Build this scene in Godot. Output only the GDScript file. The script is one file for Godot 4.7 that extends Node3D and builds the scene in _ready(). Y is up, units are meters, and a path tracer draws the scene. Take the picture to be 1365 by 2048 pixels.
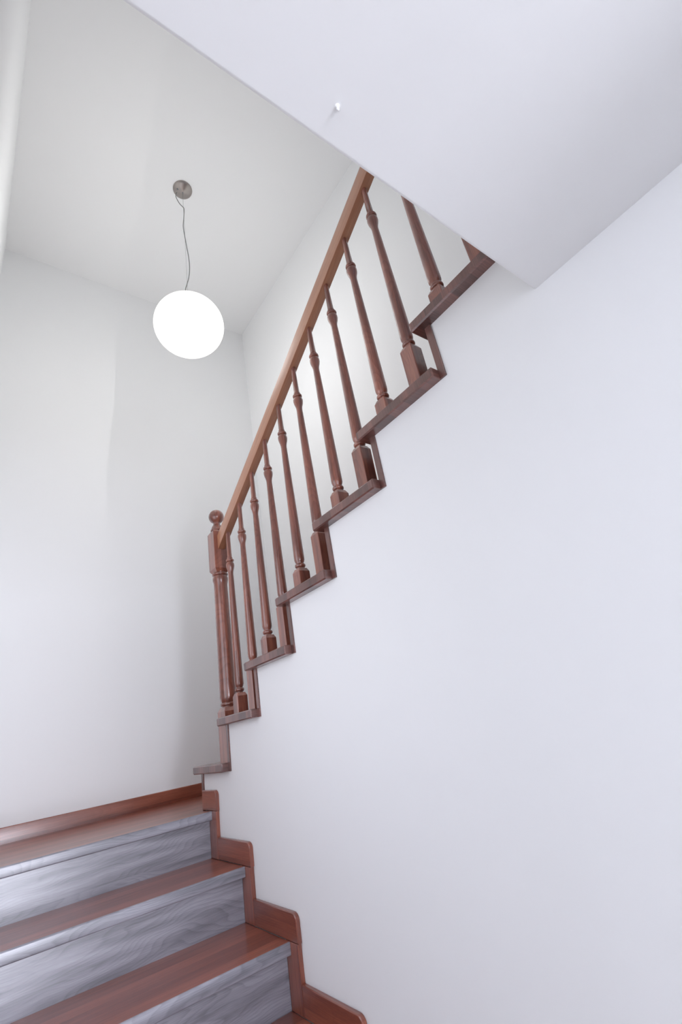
extends Node3D

# ---- measured layout (metres; landing top is y = 0, spandrel wall face is x = 0, upper flight climbs towards +z)
const XL := -0.975      # left wall face
const XR := 0.7845      # far wall beside the upper flight
const ZB := -0.6173     # back wall face
const YC := 3.5384      # upper ceiling
const SY := 0.9744      # underside of the upper floor slab
const SZ := 1.9813      # edge of that slab
const FY := -1.2656     # lower floor
const ZR := 6.8         # rear wall of the lower room
const RX := -3.0        # left wall of the lower room
const RISE := 0.1635    # upper flight
const RUN := 0.28
const TLEN := 0.3075
const OVER := 0.0308
const TT := 0.0298
const LRISE := 0.1582   # lower flight
const LRUN := 0.2687
const LZ := 0.1456
const LT := 0.0317
const LSET := 0.0272
const BX := 0.0457      # centre line of the balustrade
const RAIL_Y := 0.9033
const RAIL_S := 0.5935
const RAIL_W := 0.0353
const RAIL_H := 0.0718

var M := {}
var rng := RandomNumberGenerator.new()


func _ready() -> void:
	rng.seed = 4711
	# ---------------------------------------------------------------- camera
	var cam := Camera3D.new()
	cam.name = "camera"
	cam.fov = 94.1686
	cam.near = 0.02
	cam.position = Vector3(-0.8521, 0.229, 2.2504)
	cam.basis = Basis.from_euler(Vector3(0.4114, -0.6998, -0.1808))
	add_child(cam)
	cam.current = true
	# ---------------------------------------------------------------- sky, exposure
	var we := WorldEnvironment.new()
	we.name = "environment"
	var env := Environment.new()
	var sky := Sky.new()
	var sm := ProceduralSkyMaterial.new()
	sm.sky_top_color = Color(0.62, 0.72, 0.9)
	sm.sky_horizon_color = Color(0.86, 0.9, 0.97)
	sm.ground_bottom_color = Color(0.5, 0.5, 0.5)
	sm.ground_horizon_color = Color(0.8, 0.83, 0.88)
	sky.sky_material = sm
	env.background_mode = Environment.BG_SKY
	env.sky = sky
	env.tonemap_mode = Environment.TONE_MAPPER_LINEAR
	env.tonemap_exposure = 1.04
	env.sdfgi_enabled = true
	env.ssao_enabled = true
	env.ssil_enabled = true
	we.environment = env
	add_child(we)
	# ---------------------------------------------------------------- daylight through the glazed door behind the camera
	var day := AreaLight3D.new()
	day.name = "window_daylight"
	day.area_size = Vector2(WX1 - WX0, WY1 - WY0)
	day.position = Vector3((WX0 + WX1) / 2, (WY0 + WY1) / 2, ZR - 0.03)
	day.light_color = Color(0.93, 0.945, 1.0)
	day.light_energy = 22.5
	day.area_range = 14.0
	day.shadow_enabled = true
	add_child(day)
	# daylight from the stair window in the left wall, out of view beside the lower flight
	var side := AreaLight3D.new()
	side.name = "side_window_daylight"
	side.area_size = Vector2(SZ1 - SZ0, SY1 - SY0)
	side.position = Vector3(XL + 0.01, (SY0 + SY1) / 2, (SZ0 + SZ1) / 2)
	side.rotation.y = -PI / 2
	side.light_color = Color(0.965, 0.97, 1.0)
	side.light_energy = 0.5
	side.area_range = 14.0
	side.shadow_enabled = true
	add_child(side)
	# daylight from the window of the upper hall, above the slab
	var up := AreaLight3D.new()
	up.name = "upper_window_daylight"
	up.area_size = Vector2(UX1 - UX0, UY1 - UY0)
	up.position = Vector3((UX0 + UX1) / 2, (UY0 + UY1) / 2, UZ - 0.03)
	up.light_color = Color(0.93, 0.945, 1.0)
	up.light_energy = 0.36
	up.area_range = 14.0
	up.shadow_enabled = true
	add_child(up)

	make_materials()
	build_shell()
	build_lower_flight()
	build_skirting()
	build_upper_flight()
	build_balustrade()
	build_lamp()
	build_plug()


const WX0 := -1.3
const WX1 := 0.3
const WY0 := -1.24
const WY1 := 0.85


const SZ0 := 0.5         # window in the left wall
const SZ1 := 1.4
const SY0 := 0.1
const SY1 := 1.2
const UZ := 4.2         # end wall of the upper hall and its window
const UX0 := -0.75
const UX1 := 0.62
const UY0 := 1.95
const UY1 := 3.1


# ==================================================================== materials
func make_materials() -> void:
	var paint := StandardMaterial3D.new()
	paint.albedo_color = Color(0.949, 0.951, 0.953)
	paint.roughness = 0.75
	paint.metallic_specular = 0.3
	var nz := FastNoiseLite.new()
	nz.seed = 5
	nz.frequency = 0.03
	nz.fractal_octaves = 4
	var nt := NoiseTexture2D.new()
	nt.width = 512
	nt.height = 512
	nt.seamless = true
	nt.as_normal_map = true
	nt.bump_strength = 1.0
	nt.noise = nz
	paint.normal_enabled = true
	paint.normal_texture = nt
	paint.normal_scale = 0.12
	paint.uv1_triplanar = true
	paint.uv1_world_triplanar = true
	paint.uv1_scale = Vector3(1.6, 1.6, 1.6)
	M.paint = paint

	# treads and skirting of the lower flight, dark treads of the upper flight, turned posts, handrail, risers and nosings with grey sheen painted in
	M.red = wood_material(wood_image(11, 6, Color(0.38, 0.18, 0.13), Color(0.68, 0.385, 0.285), 0.5, 0.2, 0.14), 0.32, 0.6, 0.08, 0.2)
	M.dark = wood_material(wood_image(19, 5, Color(0.25, 0.145, 0.125), Color(0.53, 0.34, 0.305), 0.5, 0.22, 0.14), 0.34, 0.8, 0.08, 0.2)
	M.turned = wood_material(wood_image(37, 3, Color(0.34, 0.175, 0.14), Color(0.70, 0.43, 0.345), 0.9, 0.1, 0.14), 0.3, 0.9, 0.06, 0.14)
	M.rail = wood_material(wood_image(53, 1, Color(0.65, 0.43, 0.32), Color(0.85, 0.63, 0.495), 0.4, 0.0, 0.14), 0.36, 0.4, 0.06, 0.25)
	M.grey = wood_material(wood_image(23, 2, Color(0.32, 0.315, 0.345), Color(0.65, 0.645, 0.685), 1.0, 0.08, 0.07), 0.36, 0.6, 0.04, 0.26)  # grey stands for reflected sheen, put into the wood colour

	var nickel := StandardMaterial3D.new()
	nickel.albedo_color = Color(0.66, 0.63, 0.61)
	nickel.metallic = 1.0
	nickel.roughness = 0.28
	M.nickel = nickel
	var cable := StandardMaterial3D.new()
	cable.albedo_color = Color(0.55, 0.55, 0.54)
	cable.roughness = 0.45
	M.cable = cable
	var steel := StandardMaterial3D.new()
	steel.albedo_color = Color(0.7, 0.7, 0.7)
	steel.metallic = 0.8
	steel.roughness = 0.4
	M.steel = steel
	var opal := StandardMaterial3D.new()
	opal.albedo_color = Color(0.95, 0.95, 0.94)
	opal.roughness = 0.25
	opal.emission_enabled = true
	opal.emission = Color(1.0, 0.99, 0.97)
	opal.emission_energy_multiplier = 1.6
	M.opal = opal
	var tile := StandardMaterial3D.new()
	tile.albedo_color = Color(0.76, 0.745, 0.725)
	tile.roughness = 0.5
	M.tile = tile
	var frame := StandardMaterial3D.new()
	frame.albedo_color = Color(0.9, 0.9, 0.9)
	frame.roughness = 0.4
	M.frame = frame
	var glass := StandardMaterial3D.new()
	glass.albedo_color = Color(0.95, 0.97, 1.0, 0.08)
	glass.transparency = BaseMaterial3D.TRANSPARENCY_ALPHA
	glass.roughness = 0.02
	M.glass = glass


func wood_material(images: Array, rough: float, coat: float, bumpy: float, coat_rough: float) -> StandardMaterial3D:
	var m := StandardMaterial3D.new()
	m.albedo_texture = ImageTexture.create_from_image(images[0])
	m.normal_enabled = true
	m.normal_texture = ImageTexture.create_from_image(images[1])
	m.normal_scale = bumpy
	m.roughness = rough
	m.clearcoat_enabled = true
	m.clearcoat = coat
	m.clearcoat_roughness = coat_rough
	m.metallic_specular = 0.6
	return m


# Grain runs along u (1.2 m), staves of glued board lie side by side along v (0.3 m).
func wood_image(seed_: int, staves: int, dark: Color, light: Color, figure: float, stave_tone: float, fibre_tone: float) -> Array:
	var w := 1024
	var h := 512
	var r := RandomNumberGenerator.new()
	r.seed = seed_
	var n1 := FastNoiseLite.new()
	n1.seed = seed_
	n1.noise_type = FastNoiseLite.TYPE_SIMPLEX
	n1.frequency = 1.0
	n1.fractal_type = FastNoiseLite.FRACTAL_NONE
	var tone := PackedFloat32Array()
	var off := PackedFloat32Array()
	for s in staves:
		tone.append(r.randf_range(-stave_tone, stave_tone))
		off.append(r.randf_range(0.0, 40.0))
	var bytes := PackedByteArray()
	bytes.resize(w * h * 3)
	var bump := PackedByteArray()
	bump.resize(w * h)
	for y in h:
		var v := float(y) / h
		var si := int(v * staves)
		var lv := v * 0.3               # metres across
		for x in w:
			var u := float(x) / w
			var k := clampf((u - 0.88) / 0.12, 0.0, 1.0)
			var t := 0.0
			for pass_ in (2 if k > 0.0 else 1):
				var lu := (u - pass_) * 1.2   # metres along
				var o := off[si]
				var warp := n1.get_noise_2d(lu * 1.3 + o, lv * 6.0 + o) + 0.25 * n1.get_noise_2d(lu * 5.0 - o, lv * 18.0)
				var ring := fposmod(lv * 75.0 + warp * 3.6 + o, 1.0)
				ring = 1.0 - 2.0 * pow(ring, 2.2) * smoothstep(1.0, 0.86, ring) * 1.25
				var fibre := n1.get_noise_2d(lu * 5.0 + o, lv * 300.0)
				var fine := n1.get_noise_2d(lu * 30.0, lv * 1300.0 + o)
				var blot := n1.get_noise_2d(lu * 2.2 - o, lv * 26.0 + 7.0)
				var s := 0.5 + tone[si] + figure * (0.09 * ring) + fibre_tone * fibre + 0.06 * fine + 0.22 * figure * blot
				t += s * (k if pass_ == 1 else 1.0 - k)
			t = clampf(t, 0.0, 1.0)
			var c := dark.lerp(light, t)
			var p := (y * w + x)
			bytes[p * 3] = int(c.r * 255.0)
			bytes[p * 3 + 1] = int(c.g * 255.0)
			bytes[p * 3 + 2] = int(c.b * 255.0)
			bump[p] = int(t * 255.0)
	var img := Image.create_from_data(w, h, false, Image.FORMAT_RGB8, bytes)
	var b := Image.create_from_data(w, h, false, Image.FORMAT_L8, bump)
	b.convert(Image.FORMAT_RGBA8)
	b.bump_map_to_normal_map(2.0)
	return [img, b]


# ==================================================================== mesh helpers
func begin() -> SurfaceTool:
	var st := SurfaceTool.new()
	st.begin(Mesh.PRIMITIVE_TRIANGLES)
	return st


func tri(st: SurfaceTool, p: Array, n: Array, uv: Array) -> void:
	var order := [0, 1, 2]
	var face: Vector3 = (p[1] - p[0]).cross(p[2] - p[0])
	if face.dot(n[0] + n[1] + n[2]) > 0.0:
		order = [0, 2, 1]
	for i in order:
		st.set_normal(n[i])
		st.set_uv(uv[i])
		st.add_vertex(p[i])


func quad(st: SurfaceTool, p: Array, n: Array, uv: Array) -> void:
	tri(st, [p[0], p[1], p[2]], [n[0], n[1], n[2]], [uv[0], uv[1], uv[2]])
	tri(st, [p[0], p[2], p[3]], [n[0], n[2], n[3]], [uv[0], uv[2], uv[3]])


func grain_uv(p: Vector3, n: Vector3, axis: int, o: Vector2) -> Vector2:
	var a := p[axis]
	var b := p[(axis + 1) % 3]
	var c := p[(axis + 2) % 3]
	if absf(n[axis]) > 0.9:              # end grain
		if axis == 0:
			return Vector2(b * 0.35 / 1.2 + o.x, c / 0.3 + o.y)
		return Vector2(c * 0.35 / 1.2 + o.x, b / 0.3 + o.y)
	return Vector2(a / 1.2 + o.x, (b + c) / 0.3 + o.y)


# Extrude a counter-clockwise outline along an axis; both ends are chamfered by c.
# axis 0: outline is (z, y) along x; axis 1: outline is (x, z) along y; axis 2: outline is (x, y) along z.
func lift(axis: int, q: Vector2, a: float) -> Vector3:
	if axis == 0:
		return Vector3(a, q.y, q.x)
	if axis == 1:
		return Vector3(q.x, a, q.y)
	return Vector3(q.x, q.y, a)


func prism(st: SurfaceTool, axis: int, outline: PackedVector2Array, a0: float, a1: float, c: float = 0.0, grain: int = 0, o: Vector2 = Vector2.ZERO, shear: float = 0.0) -> void:
	var pts := outline
	if not Geometry2D.is_polygon_clockwise(pts):
		pass
	else:
		pts = outline.duplicate()
		pts.reverse()
	var n := pts.size()
	var en := []
	for i in n:
		var d := (pts[(i + 1) % n] - pts[i]).normalized()
		en.append(Vector2(d.y, -d.x))
	var inset := PackedVector2Array()
	for i in n:
		var m: Vector2 = en[i] + en[(i + n - 1) % n]
		var l := m.length_squared()
		inset.append(pts[i] - m * (2.0 * c / maxf(l, 0.3)))
	var along := lift(axis, Vector2.ZERO, 1.0)
	var rings := [[inset, a0], [pts, a0 + c], [pts, a1 - c], [inset, a1]] if c > 0.0 else [[pts, a0], [pts, a1]]
	for k in rings.size() - 1:
		for i in n:
			var j := (i + 1) % n
			var nm: Vector2 = en[i]
			var ni := nm
			var nj := nm
			if en[(i + n - 1) % n].dot(nm) > 0.75:
				ni = (en[(i + n - 1) % n] + nm).normalized()
			if en[j].dot(nm) > 0.75:
				nj = (en[j] + nm).normalized()
			var tilt := Vector3.ZERO
			if c > 0.0 and k == 0:
				tilt = -along
			elif c > 0.0 and k == 2:
				tilt = along
			var na := (lift(axis, ni, 0.0) + tilt).normalized()
			var nb := (lift(axis, nj, 0.0) + tilt).normalized()
			var P := [lift(axis, rings[k][0][i], rings[k][1]), lift(axis, rings[k][0][j], rings[k][1]), lift(axis, rings[k + 1][0][j], rings[k + 1][1]), lift(axis, rings[k + 1][0][i], rings[k + 1][1])]
			var fl := lift(axis, nm, 0.0)
			var U := []
			for q in P:
				U.append(grain_uv(q, fl, grain, o))
			if shear != 0.0:
				for q in 4:
					P[q].y += shear * P[q].z
			quad(st, P, [na, nb, nb, na], U)
	var first: PackedVector2Array = rings[0][0]
	var idx := Geometry2D.triangulate_polygon(first)
	for e in [[rings[0], -along], [rings[rings.size() - 1], along]]:
		for t in range(0, idx.size(), 3):
			var P := []
			var U := []
			for q in 3:
				var w3 := lift(axis, e[0][0][idx[t + q]], e[0][1])
				U.append(grain_uv(w3, e[1], grain, o))
				if shear != 0.0:
					w3.y += shear * w3.z
				P.append(w3)
			tri(st, P, [e[1], e[1], e[1]], U)


func rect(x0: float, y0: float, x1: float, y1: float) -> PackedVector2Array:
	return PackedVector2Array([Vector2(x0, y0), Vector2(x1, y0), Vector2(x1, y1), Vector2(x0, y1)])


# rectangle with a radius for each corner: x0y0, x1y0, x1y1, x0y1
func round_rect(x0: float, y0: float, x1: float, y1: float, r: Array, seg: int = 5) -> PackedVector2Array:
	var out := PackedVector2Array()
	var corner := [Vector2(x0, y0), Vector2(x1, y0), Vector2(x1, y1), Vector2(x0, y1)]
	var sx := [1, -1, -1, 1]
	var sy := [1, 1, -1, -1]
	for i in 4:
		if r[i] <= 0.0:
			out.append(corner[i])
			continue
		var ctr: Vector2 = corner[i] + Vector2(sx[i], sy[i]) * float(r[i])
		for k in seg + 1:
			var a := PI + i * PI / 2 + k * PI / 2 / seg
			out.append(ctr + Vector2(cos(a), sin(a)) * float(r[i]))
	return out


func box(st: SurfaceTool, lo: Vector3, hi: Vector3, c: float = 0.0, grain: int = 0, o: Vector2 = Vector2.ZERO) -> void:
	if c > 0.0:
		prism(st, 0, round_rect(lo.z, lo.y, hi.z, hi.y, [c, c, c, c], 2), lo.x, hi.x, c, grain, o)
	else:
		prism(st, 0, rect(lo.z, lo.y, hi.z, hi.y), lo.x, hi.x, 0.0, grain, o)


# Turned shape: list of [y, radius]; repeated points give a crisp edge.
func lathe(st: SurfaceTool, at: Vector3, prof: Array, seg: int = 28, o: Vector2 = Vector2.ZERO) -> void:
	for k in prof.size() - 1:
		var y0: float = prof[k][0]
		var y1: float = prof[k + 1][0]
		var r0: float = prof[k][1]
		var r1: float = prof[k + 1][1]
		var flat := Vector2(absf(y1 - y0), (r0 - r1) * signf(y1 - y0)).normalized()
		var na := flat
		var nb := flat
		if k > 0:
			var f := seg_normal(prof, k - 1)
			if f.dot(flat) > 0.55:
				na = (f + flat).normalized()
		if k < prof.size() - 2:
			var f := seg_normal(prof, k + 1)
			if f.dot(flat) > 0.55:
				nb = (f + flat).normalized()
		for s in seg:
			var a := TAU * s / seg
			var b := TAU * (s + 1) / seg
			var ca := Vector3(cos(a), 0, sin(a))
			var cb := Vector3(cos(b), 0, sin(b))
			var P := [at + ca * r0 + Vector3.UP * y0, at + cb * r0 + Vector3.UP * y0, at + cb * r1 + Vector3.UP * y1, at + ca * r1 + Vector3.UP * y1]
			var N := [ca * na.x + Vector3.UP * na.y, cb * na.x + Vector3.UP * na.y, cb * nb.x + Vector3.UP * nb.y, ca * nb.x + Vector3.UP * nb.y]
			var va := 0.08 * sin(a * 0.5) / 0.3 + o.y
			var vb := 0.08 * sin(b * 0.5) / 0.3 + o.y
			quad(st, P, N, [Vector2(y0 / 1.2 + o.x, va), Vector2(y0 / 1.2 + o.x, vb), Vector2(y1 / 1.2 + o.x, vb), Vector2(y1 / 1.2 + o.x, va)])


func seg_normal(prof: Array, k: int) -> Vector2:
	var dy: float = prof[k + 1][0] - prof[k][0]
	return Vector2(absf(dy), (prof[k][1] - prof[k + 1][1]) * signf(dy)).normalized()


func bead(y0: float, y1: float, r_in: float, r_out: float, n: int = 6) -> Array:
	var out := []
	for i in n + 1:
		var a := PI * i / n
		out.append([lerpf(y0, y1, (1.0 - cos(a)) / 2.0), r_in + (r_out - r_in) * sin(a)])
	return out


# Square block whose ends fall back to a turned circle (lamb's-tongue shoulders): y0..y1, chamfer height c at either end
func block(st: SurfaceTool, at: Vector3, w: float, y0: float, y1: float, c0: float, c1: float, o: Vector2) -> void:
	var hw := w / 2
	var e := 0.0018                      # eased arrises
	var ring := func(y: float, s: float) -> Array:
		var out := []
		var ee := e * s
		var q := hw * s
		for p in [Vector2(q - ee, q), Vector2(-q + ee, q), Vector2(-q, q - ee), Vector2(-q, -q + ee), Vector2(-q + ee, -q), Vector2(q - ee, -q), Vector2(q, -q + ee), Vector2(q, q - ee)]:
			out.append(at + Vector3(p.x, y, p.y))
		return out
	var levels := []
	if c0 > 0.0:
		levels.append([y0 - c0, 0.72])
	levels.append([y0, 1.0])
	levels.append([y1, 1.0])
	if c1 > 0.0:
		levels.append([y1 + c1, 0.72])
	for k in levels.size() - 1:
		var A: Array = ring.call(levels[k][0], levels[k][1])
		var B: Array = ring.call(levels[k + 1][0], levels[k + 1][1])
		for i in 8:
			var j := (i + 1) % 8
			var mid: Vector3 = (A[i] + A[j]) * 0.5 - at
			var out := Vector3(mid.x, 0, mid.z).normalized()
			var nn: Vector3 = (A[j] - A[i]).cross(B[i] - A[i])
			if nn.length() < 1e-12:
				nn = out
			nn = nn.normalized()
			if nn.dot(out) < 0.0:
				nn = -nn
			var U := []
			for q in [A[i], A[j], B[j], B[i]]:
				U.append(Vector2(q.y / 1.2 + o.x, (q.x + q.z) / 0.3 + o.y))
			quad(st, [A[i], A[j], B[j], B[i]], [nn, nn, nn, nn], U)
	for e2 in [[levels[0], Vector3.DOWN], [levels[levels.size() - 1], Vector3.UP]]:
		var A: Array = ring.call(e2[0][0], e2[0][1])
		for i in range(1, 7):
			tri(st, [A[0], A[i], A[i + 1]], [e2[1], e2[1], e2[1]], [Vector2(A[0].x, A[0].z) * 3, Vector2(A[i].x, A[i].z) * 3, Vector2(A[i + 1].x, A[i + 1].z) * 3])


func tube(st: SurfaceTool, path: PackedVector3Array, r: float, seg: int = 8) -> void:
	var n := path.size()
	var rings := []
	for i in n:
		var d := (path[mini(i + 1, n - 1)] - path[maxi(i - 1, 0)]).normalized()
		var s := d.cross(Vector3(0.13, 0.02, 1)).normalized()
		var t := d.cross(s).normalized()
		var row := []
		for k in seg:
			var a := TAU * k / seg
			row.append(s * cos(a) + t * sin(a))
		rings.append(row)
	for i in n - 1:
		for k in seg:
			var j := (k + 1) % seg
			quad(st, [path[i] + rings[i][k] * r, path[i] + rings[i][j] * r, path[i + 1] + rings[i + 1][j] * r, path[i + 1] + rings[i + 1][k] * r], [rings[i][k], rings[i][j], rings[i + 1][j], rings[i + 1][k]], [Vector2.ZERO, Vector2.ZERO, Vector2.ZERO, Vector2.ZERO])


func obj(called: String, st: SurfaceTool, m: Material, parent: Node = self) -> MeshInstance3D:
	var o := MeshInstance3D.new()
	o.name = called
	st.generate_tangents()
	o.mesh = st.commit()
	o.material_override = m
	o.cast_shadow = GeometryInstance3D.SHADOW_CASTING_SETTING_ON
	parent.add_child(o, true)
	return o


func struct(called: String, st: SurfaceTool, m: Material, label: String, category: String) -> MeshInstance3D:
	var o := obj(called, st, m)
	o.set_meta("kind", "structure")
	o.set_meta("label", label)
	o.set_meta("category", category)
	return o


func thing(called: String, label: String, category: String, at: Vector3 = Vector3.ZERO) -> Node3D:
	var o := Node3D.new()
	o.name = called
	o.set_meta("label", label)
	o.set_meta("category", category)
	add_child(o)
	o.position = at
	return o


func ro() -> Vector2:
	return Vector2(rng.randf(), rng.randf())


# ==================================================================== the shell
func build_shell() -> void:
	var st := begin()
	# spandrel wall under the upper flight: its top edge steps up beneath the treads
	var o := PackedVector2Array()
	o.append(Vector2(0.0465, FY))
	o.append(Vector2(2.73, FY))
	o.append(Vector2(2.73, SY))
	o.append(Vector2(SZ + 0.026, SY))
	for i in range(6, -1, -1):
		var y := (i + 1) * RISE - TT
		o.append(Vector2(RUN * (i + 1) + 0.0465, y))
		o.append(Vector2(RUN * i + 0.0465, y))
	prism(st, 0, o, 0.0, 0.12)
	struct("wall_inner", st, M.paint, "white painted wall under the upper flight with a stepped top edge", "wall")

	st = begin()
	box(st, Vector3(XR, FY, ZB - 0.15), Vector3(XR + 0.15, YC, ZR + 0.15))
	struct("wall_outer", st, M.paint, "white wall on the far side of the upper flight behind the balusters", "wall")
	st = begin()
	box(st, Vector3(XL - 0.15, FY, ZB - 0.15), Vector3(XR, YC, ZB))
	struct("wall_back", st, M.paint, "white wall behind the landing and the globe lamp", "wall")
	st = begin()
	var lx := XL - 0.15
	box(st, Vector3(lx, FY, ZB), Vector3(XL, YC, SZ0))
	box(st, Vector3(lx, FY, SZ0), Vector3(XL, SY0, SZ1))
	box(st, Vector3(lx, SY1, SZ0), Vector3(XL, YC, SZ1))
	prism(st, 0, PackedVector2Array([Vector2(SZ1, FY), Vector2(2.15, FY), Vector2(2.15, SY), Vector2(UZ + 0.15, SY), Vector2(UZ + 0.15, YC), Vector2(SZ1, YC)]), lx, XL)
	struct("wall_left", st, M.paint, "white wall along the open side of the lower flight", "wall")
	st = begin()
	box(st, Vector3(RX, FY, 2.0), Vector3(XL - 0.15, SY, 2.15))
	struct("wall_return", st, M.paint, "white wall beside the foot of the stairs", "wall")
	st = begin()
	box(st, Vector3(RX - 0.15, FY, 2.0), Vector3(RX, SY, ZR + 0.15))
	struct("wall_side", st, M.paint, "white side wall of the lower room", "wall")
	st = begin()
	box(st, Vector3(-0.28, FY, 2.73), Vector3(XR, SY, 2.86))  # unseen partition, added to shade the near wall and soffit
	struct("added_wall_nib", st, M.paint, "short white wall nib added out of view to shade the near stair wall", "wall")
	st = begin()
	box(st, Vector3(RX, FY, ZR), Vector3(WX0, SY, ZR + 0.15))
	box(st, Vector3(WX1, FY, ZR), Vector3(XR, SY, ZR + 0.15))
	box(st, Vector3(WX0, WY1, ZR), Vector3(WX1, SY, ZR + 0.15))
	box(st, Vector3(WX0, FY, ZR), Vector3(WX1, WY0, ZR + 0.15))
	struct("wall_rear", st, M.paint, "white wall with the glazed door at the end of the lower room", "wall")
	st = begin()
	box(st, Vector3(XL - 0.15, YC, ZB - 0.15), Vector3(XR + 0.15, YC + 0.15, UZ + 0.15))
	struct("ceiling", st, M.paint, "flat white upper ceiling above the stairwell", "ceiling")
	st = begin()
	prism(st, 0, round_rect(SZ, SY, ZR, RISE * 8, [0.006, 0, 0, 0.006]), XL, 0.0)
	box(st, Vector3(RX - 0.15, SY, 2.0), Vector3(XL - 0.15, RISE * 8, ZR + 0.15))
	box(st, Vector3(0.0, SY, SZ + 0.026), Vector3(XR, RISE * 8, ZR))
	struct("ceiling_lower", st, M.paint, "white underside of the upper floor slab with a straight edge over the stairwell", "ceiling")
	st = begin()
	box(st, Vector3(RX - 0.15, FY - 0.15, ZB - 0.15), Vector3(XR + 0.15, FY, ZR + 0.15))
	struct("floor", st, M.tile, "pale floor of the lower room", "floor")
	st = begin()
	box(st, Vector3(XL, -0.0317 - 0.12, ZB), Vector3(XR, -LT, LZ - LSET - 0.018))
	struct("floor_base", st, M.paint, "white slab underneath the wooden half landing", "floor")
	st = begin()
	prism(st, 0, round_rect(ZB, 0.0, ZB + 0.013, 0.0627, [0, 0, 0.003, 0], 3), XL, XR, 0.0, 0, ro())
	struct("baseboard_back", st, M.red, "brown wooden baseboard along the back wall of the landing", "baseboard")

	st = begin()
	var uf := RISE * 8
	box(st, Vector3(XL, uf, UZ), Vector3(UX0, YC, UZ + 0.15))
	box(st, Vector3(UX1, uf, UZ), Vector3(XR, YC, UZ + 0.15))
	box(st, Vector3(UX0, uf, UZ), Vector3(UX1, UY0, UZ + 0.15))
	box(st, Vector3(UX0, UY1, UZ), Vector3(UX1, YC, UZ + 0.15))
	struct("wall_upper", st, M.paint, "white end wall of the upper hall around its window", "wall")

	glazing("window_2", UX1 - UX0, UY1 - UY0, Vector3((UX0 + UX1) / 2, UY0, UZ), 0.0, "white framed window of the upper hall")
	glazing("window_1", WX1 - WX0, WY1 - WY0, Vector3((WX0 + WX1) / 2, WY0, ZR), 0.0, "white framed glazed door letting daylight into the lower room")
	glazing("window_3", SZ1 - SZ0, SY1 - SY0, Vector3(XL, SY0, (SZ0 + SZ1) / 2), -PI / 2, "white framed stair window in the wall beside the lower flight")


# casement with two panes; its room side looks along -z before it is turned
func glazing(called: String, w: float, h: float, at: Vector3, turn: float, label: String) -> void:
	var f := begin()
	var t := 0.06
	var a := w / 2
	box(f, Vector3(-a, 0, 0.03), Vector3(-a + t, h, 0.09), 0.004)
	box(f, Vector3(a - t, 0, 0.03), Vector3(a, h, 0.09), 0.004)
	box(f, Vector3(-a + t, h - t, 0.03), Vector3(a - t, h, 0.09), 0.004)
	box(f, Vector3(-a + t, 0, 0.03), Vector3(a - t, t, 0.09), 0.004)
	box(f, Vector3(-t / 2, t, 0.03), Vector3(t / 2, h - t, 0.09), 0.004)
	var win := struct(called, f, M.frame, label, "window")
	win.position = at
	win.rotation.y = turn
	for s in [[-a + t, -t / 2], [t / 2, a - t]]:
		var g := begin()
		box(g, Vector3(s[0], t, 0.057), Vector3(s[1], h - t, 0.063))
		obj("pane", g, M.glass, win)


# ==================================================================== lower flight
func build_lower_flight() -> void:
	var t := thing("lower_staircase", "lower stair flight with reddish wooden treads and risers with painted grey sheen climbing to the landing", "staircase", Vector3(0, FY, 0))
	var x0 := XL
	var x1 := -0.014
	for j in 8:
		var nz := LZ + LRUN * j
		var y := -LRISE * j
		var back := nz - LRUN - LSET if j > 0 else ZB + 0.001
		var o := ro()
		var up := Vector3(0, -FY, 0)
		var st := begin()
		if j == 0:
			prism(st, 0, rect(back, y - LT, LZ - 0.1, y), x0, XR, 0.0, 0, o)
			prism(st, 0, rect(LZ - 0.1, y - LT, nz - 0.005, y), x0, x1, 0.0, 0, o)
		else:
			prism(st, 0, rect(back, y - LT, nz - 0.005, y), x0, x1, 0.0, 0, o)
		var tr: MeshInstance3D
		if j == 0:
			tr = struct("floor_landing", st, M.red, "reddish brown wooden floor of the half landing", "floor")
		else:
			tr = obj("tread", st, M.red, t)
			tr.position = up
		# rounded front of the tread; its grey reflection is painted into the colour
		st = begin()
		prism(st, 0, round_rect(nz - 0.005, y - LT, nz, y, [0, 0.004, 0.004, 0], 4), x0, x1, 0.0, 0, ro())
		obj("nosing", st, M.grey, tr).set_meta("label", "rounded tread front with its grey reflection painted into the colour")
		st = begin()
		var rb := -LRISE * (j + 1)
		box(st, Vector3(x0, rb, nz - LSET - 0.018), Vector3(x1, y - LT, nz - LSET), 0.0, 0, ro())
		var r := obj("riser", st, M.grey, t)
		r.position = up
		r.set_meta("label", "riser board with strong wood grain and grey sheen painted into the colour")


# ==================================================================== stepped skirting on the wall
func build_skirting() -> void:
	var base := begin()
	var first := true
	var root: MeshInstance3D
	for j in 6:
		var nz := LZ + LRUN * j
		var y := -LRISE * j
		var z0 := 0.0485 if j == 0 else nz - LRUN + 0.0425
		var st := base if first else begin()
		var o := ro()
		# plank lying along the tread, upper front corner rounded
		prism(st, 0, round_rect(z0, y + 0.0006, nz + 0.0465, y + 0.0715, [0, 0, 0.02, 0.0], 6), -0.014, 0.0, 0.0022, 2, o)
		if first:
			root = struct("trim_1", st, M.red, "stepped reddish wooden skirting boards on the white wall beside the lower flight", "skirting")
			first = false
		else:
			obj("skirting_board", st, M.red, root)
		st = begin()
		prism(st, 0, rect(nz - LSET - 0.001, y - LRISE, nz + 0.0415, y - 0.0006), -0.0135, 0.0, 0.0015, 1, ro())
		obj("upright_board", st, M.red, root)


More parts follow.
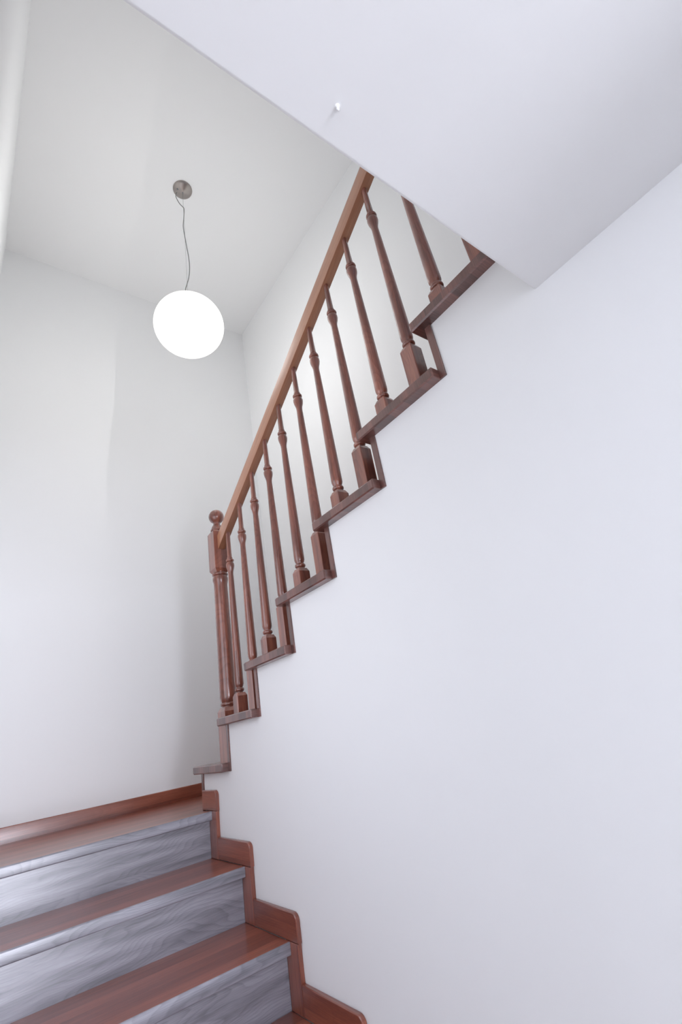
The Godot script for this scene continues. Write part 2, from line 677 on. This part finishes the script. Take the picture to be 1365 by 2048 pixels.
# ==================================================================== upper flight
func build_upper_flight() -> void:
	var t := thing("upper_staircase", "upper stair flight of dark reddish treads overhanging the white spandrel wall", "staircase", Vector3(0, 0, 0))
	for i in 7:
		var z := RUN * i
		var y := RISE * (i + 1)
		var st := begin()
		prism(st, 0, round_rect(z, y - TT, z + TLEN, y, [0.006, 0.003, 0.003, 0.006], 4), -OVER, XR, 0.0035, 0, ro())
		obj("tread", st, M.dark, t)
	for i in 8:
		var z := RUN * i + 0.0277
		var y0 := RISE * i - TT if i > 0 else 0.0
		var st := begin()
		var top := RISE * (i + 1) - TT if i < 7 else RISE * 8
		box(st, Vector3(-0.005 if i < 7 else 0.0, y0, z), Vector3(XR, top, z + 0.0185), 0.0, 0, ro())
		obj("riser", st, M.dark, t)


# ==================================================================== balustrade
func build_balustrade() -> void:
	var t := thing("balustrade", "brown wooden balustrade with turned balusters and a straight handrail on the upper flight", "balustrade", Vector3(0, RISE, 0))
	var up := Vector3(0, -RISE, 0)
	# handrail
	var st := begin()
	var hw := RAIL_W / 2
	prism(st, 2, round_rect(BX - hw, RAIL_Y, BX + hw, RAIL_Y + RAIL_H, [0.002, 0.002, 0.005, 0.005], 3), 0.272, 2.045, 0.0, 2, ro(), RAIL_S)
	obj("handrail", st, M.rail, t).position = up
	newel(t, Vector3(BX, RISE, 0.2355), up)
	newel(t, Vector3(BX, RISE * 8, 2.08), up)
	for k in 12:
		var z := 0.351 + 0.14 * k
		var tread := 1 + k / 2
		baluster(t, Vector3(BX, 0, z), RISE * (tread + 1), RAIL_Y + RAIL_S * z, up)


func baluster(t: Node3D, at: Vector3, y0: float, ra: float, up: Vector3) -> void:
	var o := ro()
	var pr := []
	pr.append_array([[ra + 0.012, 0.0094], [ra - 0.06, 0.0098], [ra - 0.117, 0.0108], [ra - 0.1195, 0.0125], [ra - 0.1265, 0.0128]])
	pr.append_array(bead(ra - 0.1275, ra - 0.1415, 0.0120, 0.0182))
	pr.append_array([[ra - 0.1425, 0.0122], [ra - 0.1455, 0.0122], [ra - 0.1460, 0.0160], [ra - 0.152, 0.0182], [ra - 0.160, 0.0184], [ra - 0.170, 0.0168], [ra - 0.181, 0.0137], [ra - 0.190, 0.0119], [ra - 0.2, 0.0113]])
	for i in range(1, 11):
		var q := i / 10.0
		pr.append([lerpf(ra - 0.2, ra - 0.66, q), lerpf(0.0113, 0.0186, pow(q, 0.92))])
	pr.append_array([[ra - 0.670, 0.0183], [ra - 0.678, 0.0160], [ra - 0.6825, 0.0132]])
	pr.append_array(bead(ra - 0.6845, ra - 0.699, 0.0132, 0.0190))
	pr.append_array([[ra - 0.701, 0.0140], [ra - 0.712, 0.0140]])
	var st := begin()
	lathe(st, at, pr, 28, o)
	var b := obj("baluster", st, M.turned, t)
	b.position = up
	st = begin()
	block(st, at, 0.0445, y0, ra - 0.716, 0.0, 0.0125, o)
	obj("square_base", st, M.turned, b)


func newel(t: Node3D, at: Vector3, up: Vector3) -> void:
	var o := ro()
	var p := Vector3(at.x, at.y - RISE, at.z)       # profile heights below are for the post that stands on the first tread
	var pr := []
	pr.append_array([[0.958, 0.0300]])
	pr.append_array(bead(0.9555, 0.9415, 0.0295, 0.0362))
	pr.append_array([[0.9400, 0.0295], [0.9375, 0.0295], [0.9370, 0.0335], [0.931, 0.0355], [0.920, 0.0350], [0.910, 0.0328], [0.902, 0.0314], [0.885, 0.0310]])
	for i in range(1, 9):
		pr.append([lerpf(0.885, 0.42, i / 8.0), lerpf(0.0310, 0.0345, i / 8.0)])
	pr.append_array([[0.404, 0.0340], [0.394, 0.0315], [0.3885, 0.0285]])
	pr.append_array(bead(0.387, 0.372, 0.0275, 0.0335))
	pr.append_array([[0.370, 0.0275], [0.358, 0.0275]])
	var st := begin()
	lathe(st, p, pr, 40, o)
	var n := obj("newel_post", st, M.turned, t)
	n.position = up
	st = begin()
	block(st, p, 0.072, RISE, 0.352, 0.0, 0.018, o)
	obj("square_base", st, M.turned, n)
	st = begin()
	block(st, p, 0.072, 0.972, 1.156, 0.016, 0.016, o)
	obj("square_head", st, M.turned, n)
	st = begin()
	var c := []
	c.append_array([[1.170, 0.0300], [1.174, 0.0312], [1.178, 0.0300], [1.1795, 0.0272], [1.186, 0.0266], [1.194, 0.0235], [1.201, 0.0190], [1.206, 0.0165], [1.214, 0.0162]])
	for i in range(3, 21):
		var a := PI * i / 20.0
		c.append([1.2475 - 0.0365 * cos(a), maxf(0.0365 * sin(a), 0.0002)])
	lathe(st, p, c, 40, o)
	obj("ball_finial", st, M.turned, n)


# ==================================================================== pendant lamp
func build_lamp() -> void:
	var ax := Vector3(-0.0885, 0, 0.35)
	var gy := 2.347
	var t := thing("pendant_lamp", "glowing white globe pendant lamp hanging from the ceiling on a grey cable", "lamp", Vector3(ax.x, YC, ax.z))
	var back := -Vector3(ax.x, YC, ax.z)
	var st := begin()
	lathe(st, ax, [[YC, 0.0595], [YC - 0.003, 0.0600], [YC - 0.007, 0.0585], [YC - 0.012, 0.050], [YC - 0.019, 0.036], [YC - 0.026, 0.020], [YC - 0.030, 0.008], [YC - 0.0315, 0.0003]], 48)
	var cp := obj("ceiling_canopy", st, M.nickel, t)
	cp.position = back
	cp.set_meta("label", "brushed nickel dome canopy")
	st = begin()
	lathe(st, ax + Vector3(-0.0335, 0, 0.0), [[YC - 0.017, 0.0055], [YC - 0.024, 0.0055], [YC - 0.0255, 0.0045], [YC - 0.0255, 0.0002]], 16)
	obj("cable_gland", st, M.steel, cp)
	st = begin()
	lathe(st, ax, [[YC - 0.027, 0.0045], [YC - 0.037, 0.0045], [YC - 0.039, 0.003], [YC - 0.039, 0.0002]], 16)
	obj("wire_gland", st, M.steel, cp)
	# slack flex
	var cv := Curve3D.new()
	var raw := [[-0.1272, 3.4783], [-0.1347, 3.4369], [-0.1275, 3.4076], [-0.1109, 3.3759], [-0.0891, 3.3581], [-0.0850, 3.3366], [-0.0891, 3.2607], [-0.0957, 3.1751], [-0.0912, 3.1038], [-0.0797, 2.9890], [-0.0698, 2.8851], [-0.0700, 2.7990], [-0.0770, 2.7319], [-0.0913, 2.6620], [-0.1005, 2.6085], [-0.0890, 2.515]]
	for i in raw.size():
		var q := Vector3(raw[i][0], raw[i][1], ax.z)
		var a: Array = raw[maxi(i - 1, 0)]
		var b: Array = raw[mini(i + 1, raw.size() - 1)]
		var d := Vector3(b[0] - a[0], b[1] - a[1], 0) / 6.0
		cv.add_point(q, -d, d)
	cv.bake_interval = 0.008
	st = begin()
	tube(st, cv.get_baked_points(), 0.0026, 8)
	obj("flex", st, M.cable, t).position = back
	st = begin()
	tube(st, PackedVector3Array([Vector3(ax.x, YC - 0.03, ax.z), Vector3(ax.x, 3.0, ax.z), Vector3(ax.x, gy + 0.17, ax.z)]), 0.0009, 6)
	obj("suspension_wire", st, M.steel, t).position = back
	st = begin()
	lathe(st, Vector3(ax.x, 0, ax.z), [[gy + 0.175, 0.006], [gy + 0.171, 0.012], [gy + 0.161, 0.02], [gy + 0.15, 0.02]], 20)
	obj("cap", st, M.steel, t).position = back
	var pr := []
	for i in 33:
		var a := PI * i / 32.0
		pr.append([gy - 0.163 * cos(a), maxf(0.186 * sin(a), 0.0003)])
	st = begin()
	lathe(st, ax, pr, 64)
	var g := obj("globe_shade", st, M.opal, t)
	g.position = back
	g.set_meta("label", "lit opal white globe")
	var l := OmniLight3D.new()
	l.name = "globe_light"
	l.light_color = Color(1.0, 0.998, 0.99)
	l.light_energy = 0.39
	l.light_size = 0.16
	l.omni_range = 12.0
	l.omni_attenuation = 2.0
	l.shadow_enabled = true
	l.position = Vector3(0, gy - YC, 0)
	t.add_child(l)


func build_plug() -> void:
	var at := Vector3(-0.5428, SY, 2.0268)
	var t := thing("ceiling_plug", "tiny white plastic plug sticking out of the slab underside", "plug", at)
	var st := begin()
	lathe(st, Vector3.ZERO, [[0.0, 0.0036], [-0.0012, 0.0036], [-0.0016, 0.0022], [-0.008, 0.0019], [-0.009, 0.0002]], 12)
	obj("plug_pin", st, M.paint, t)
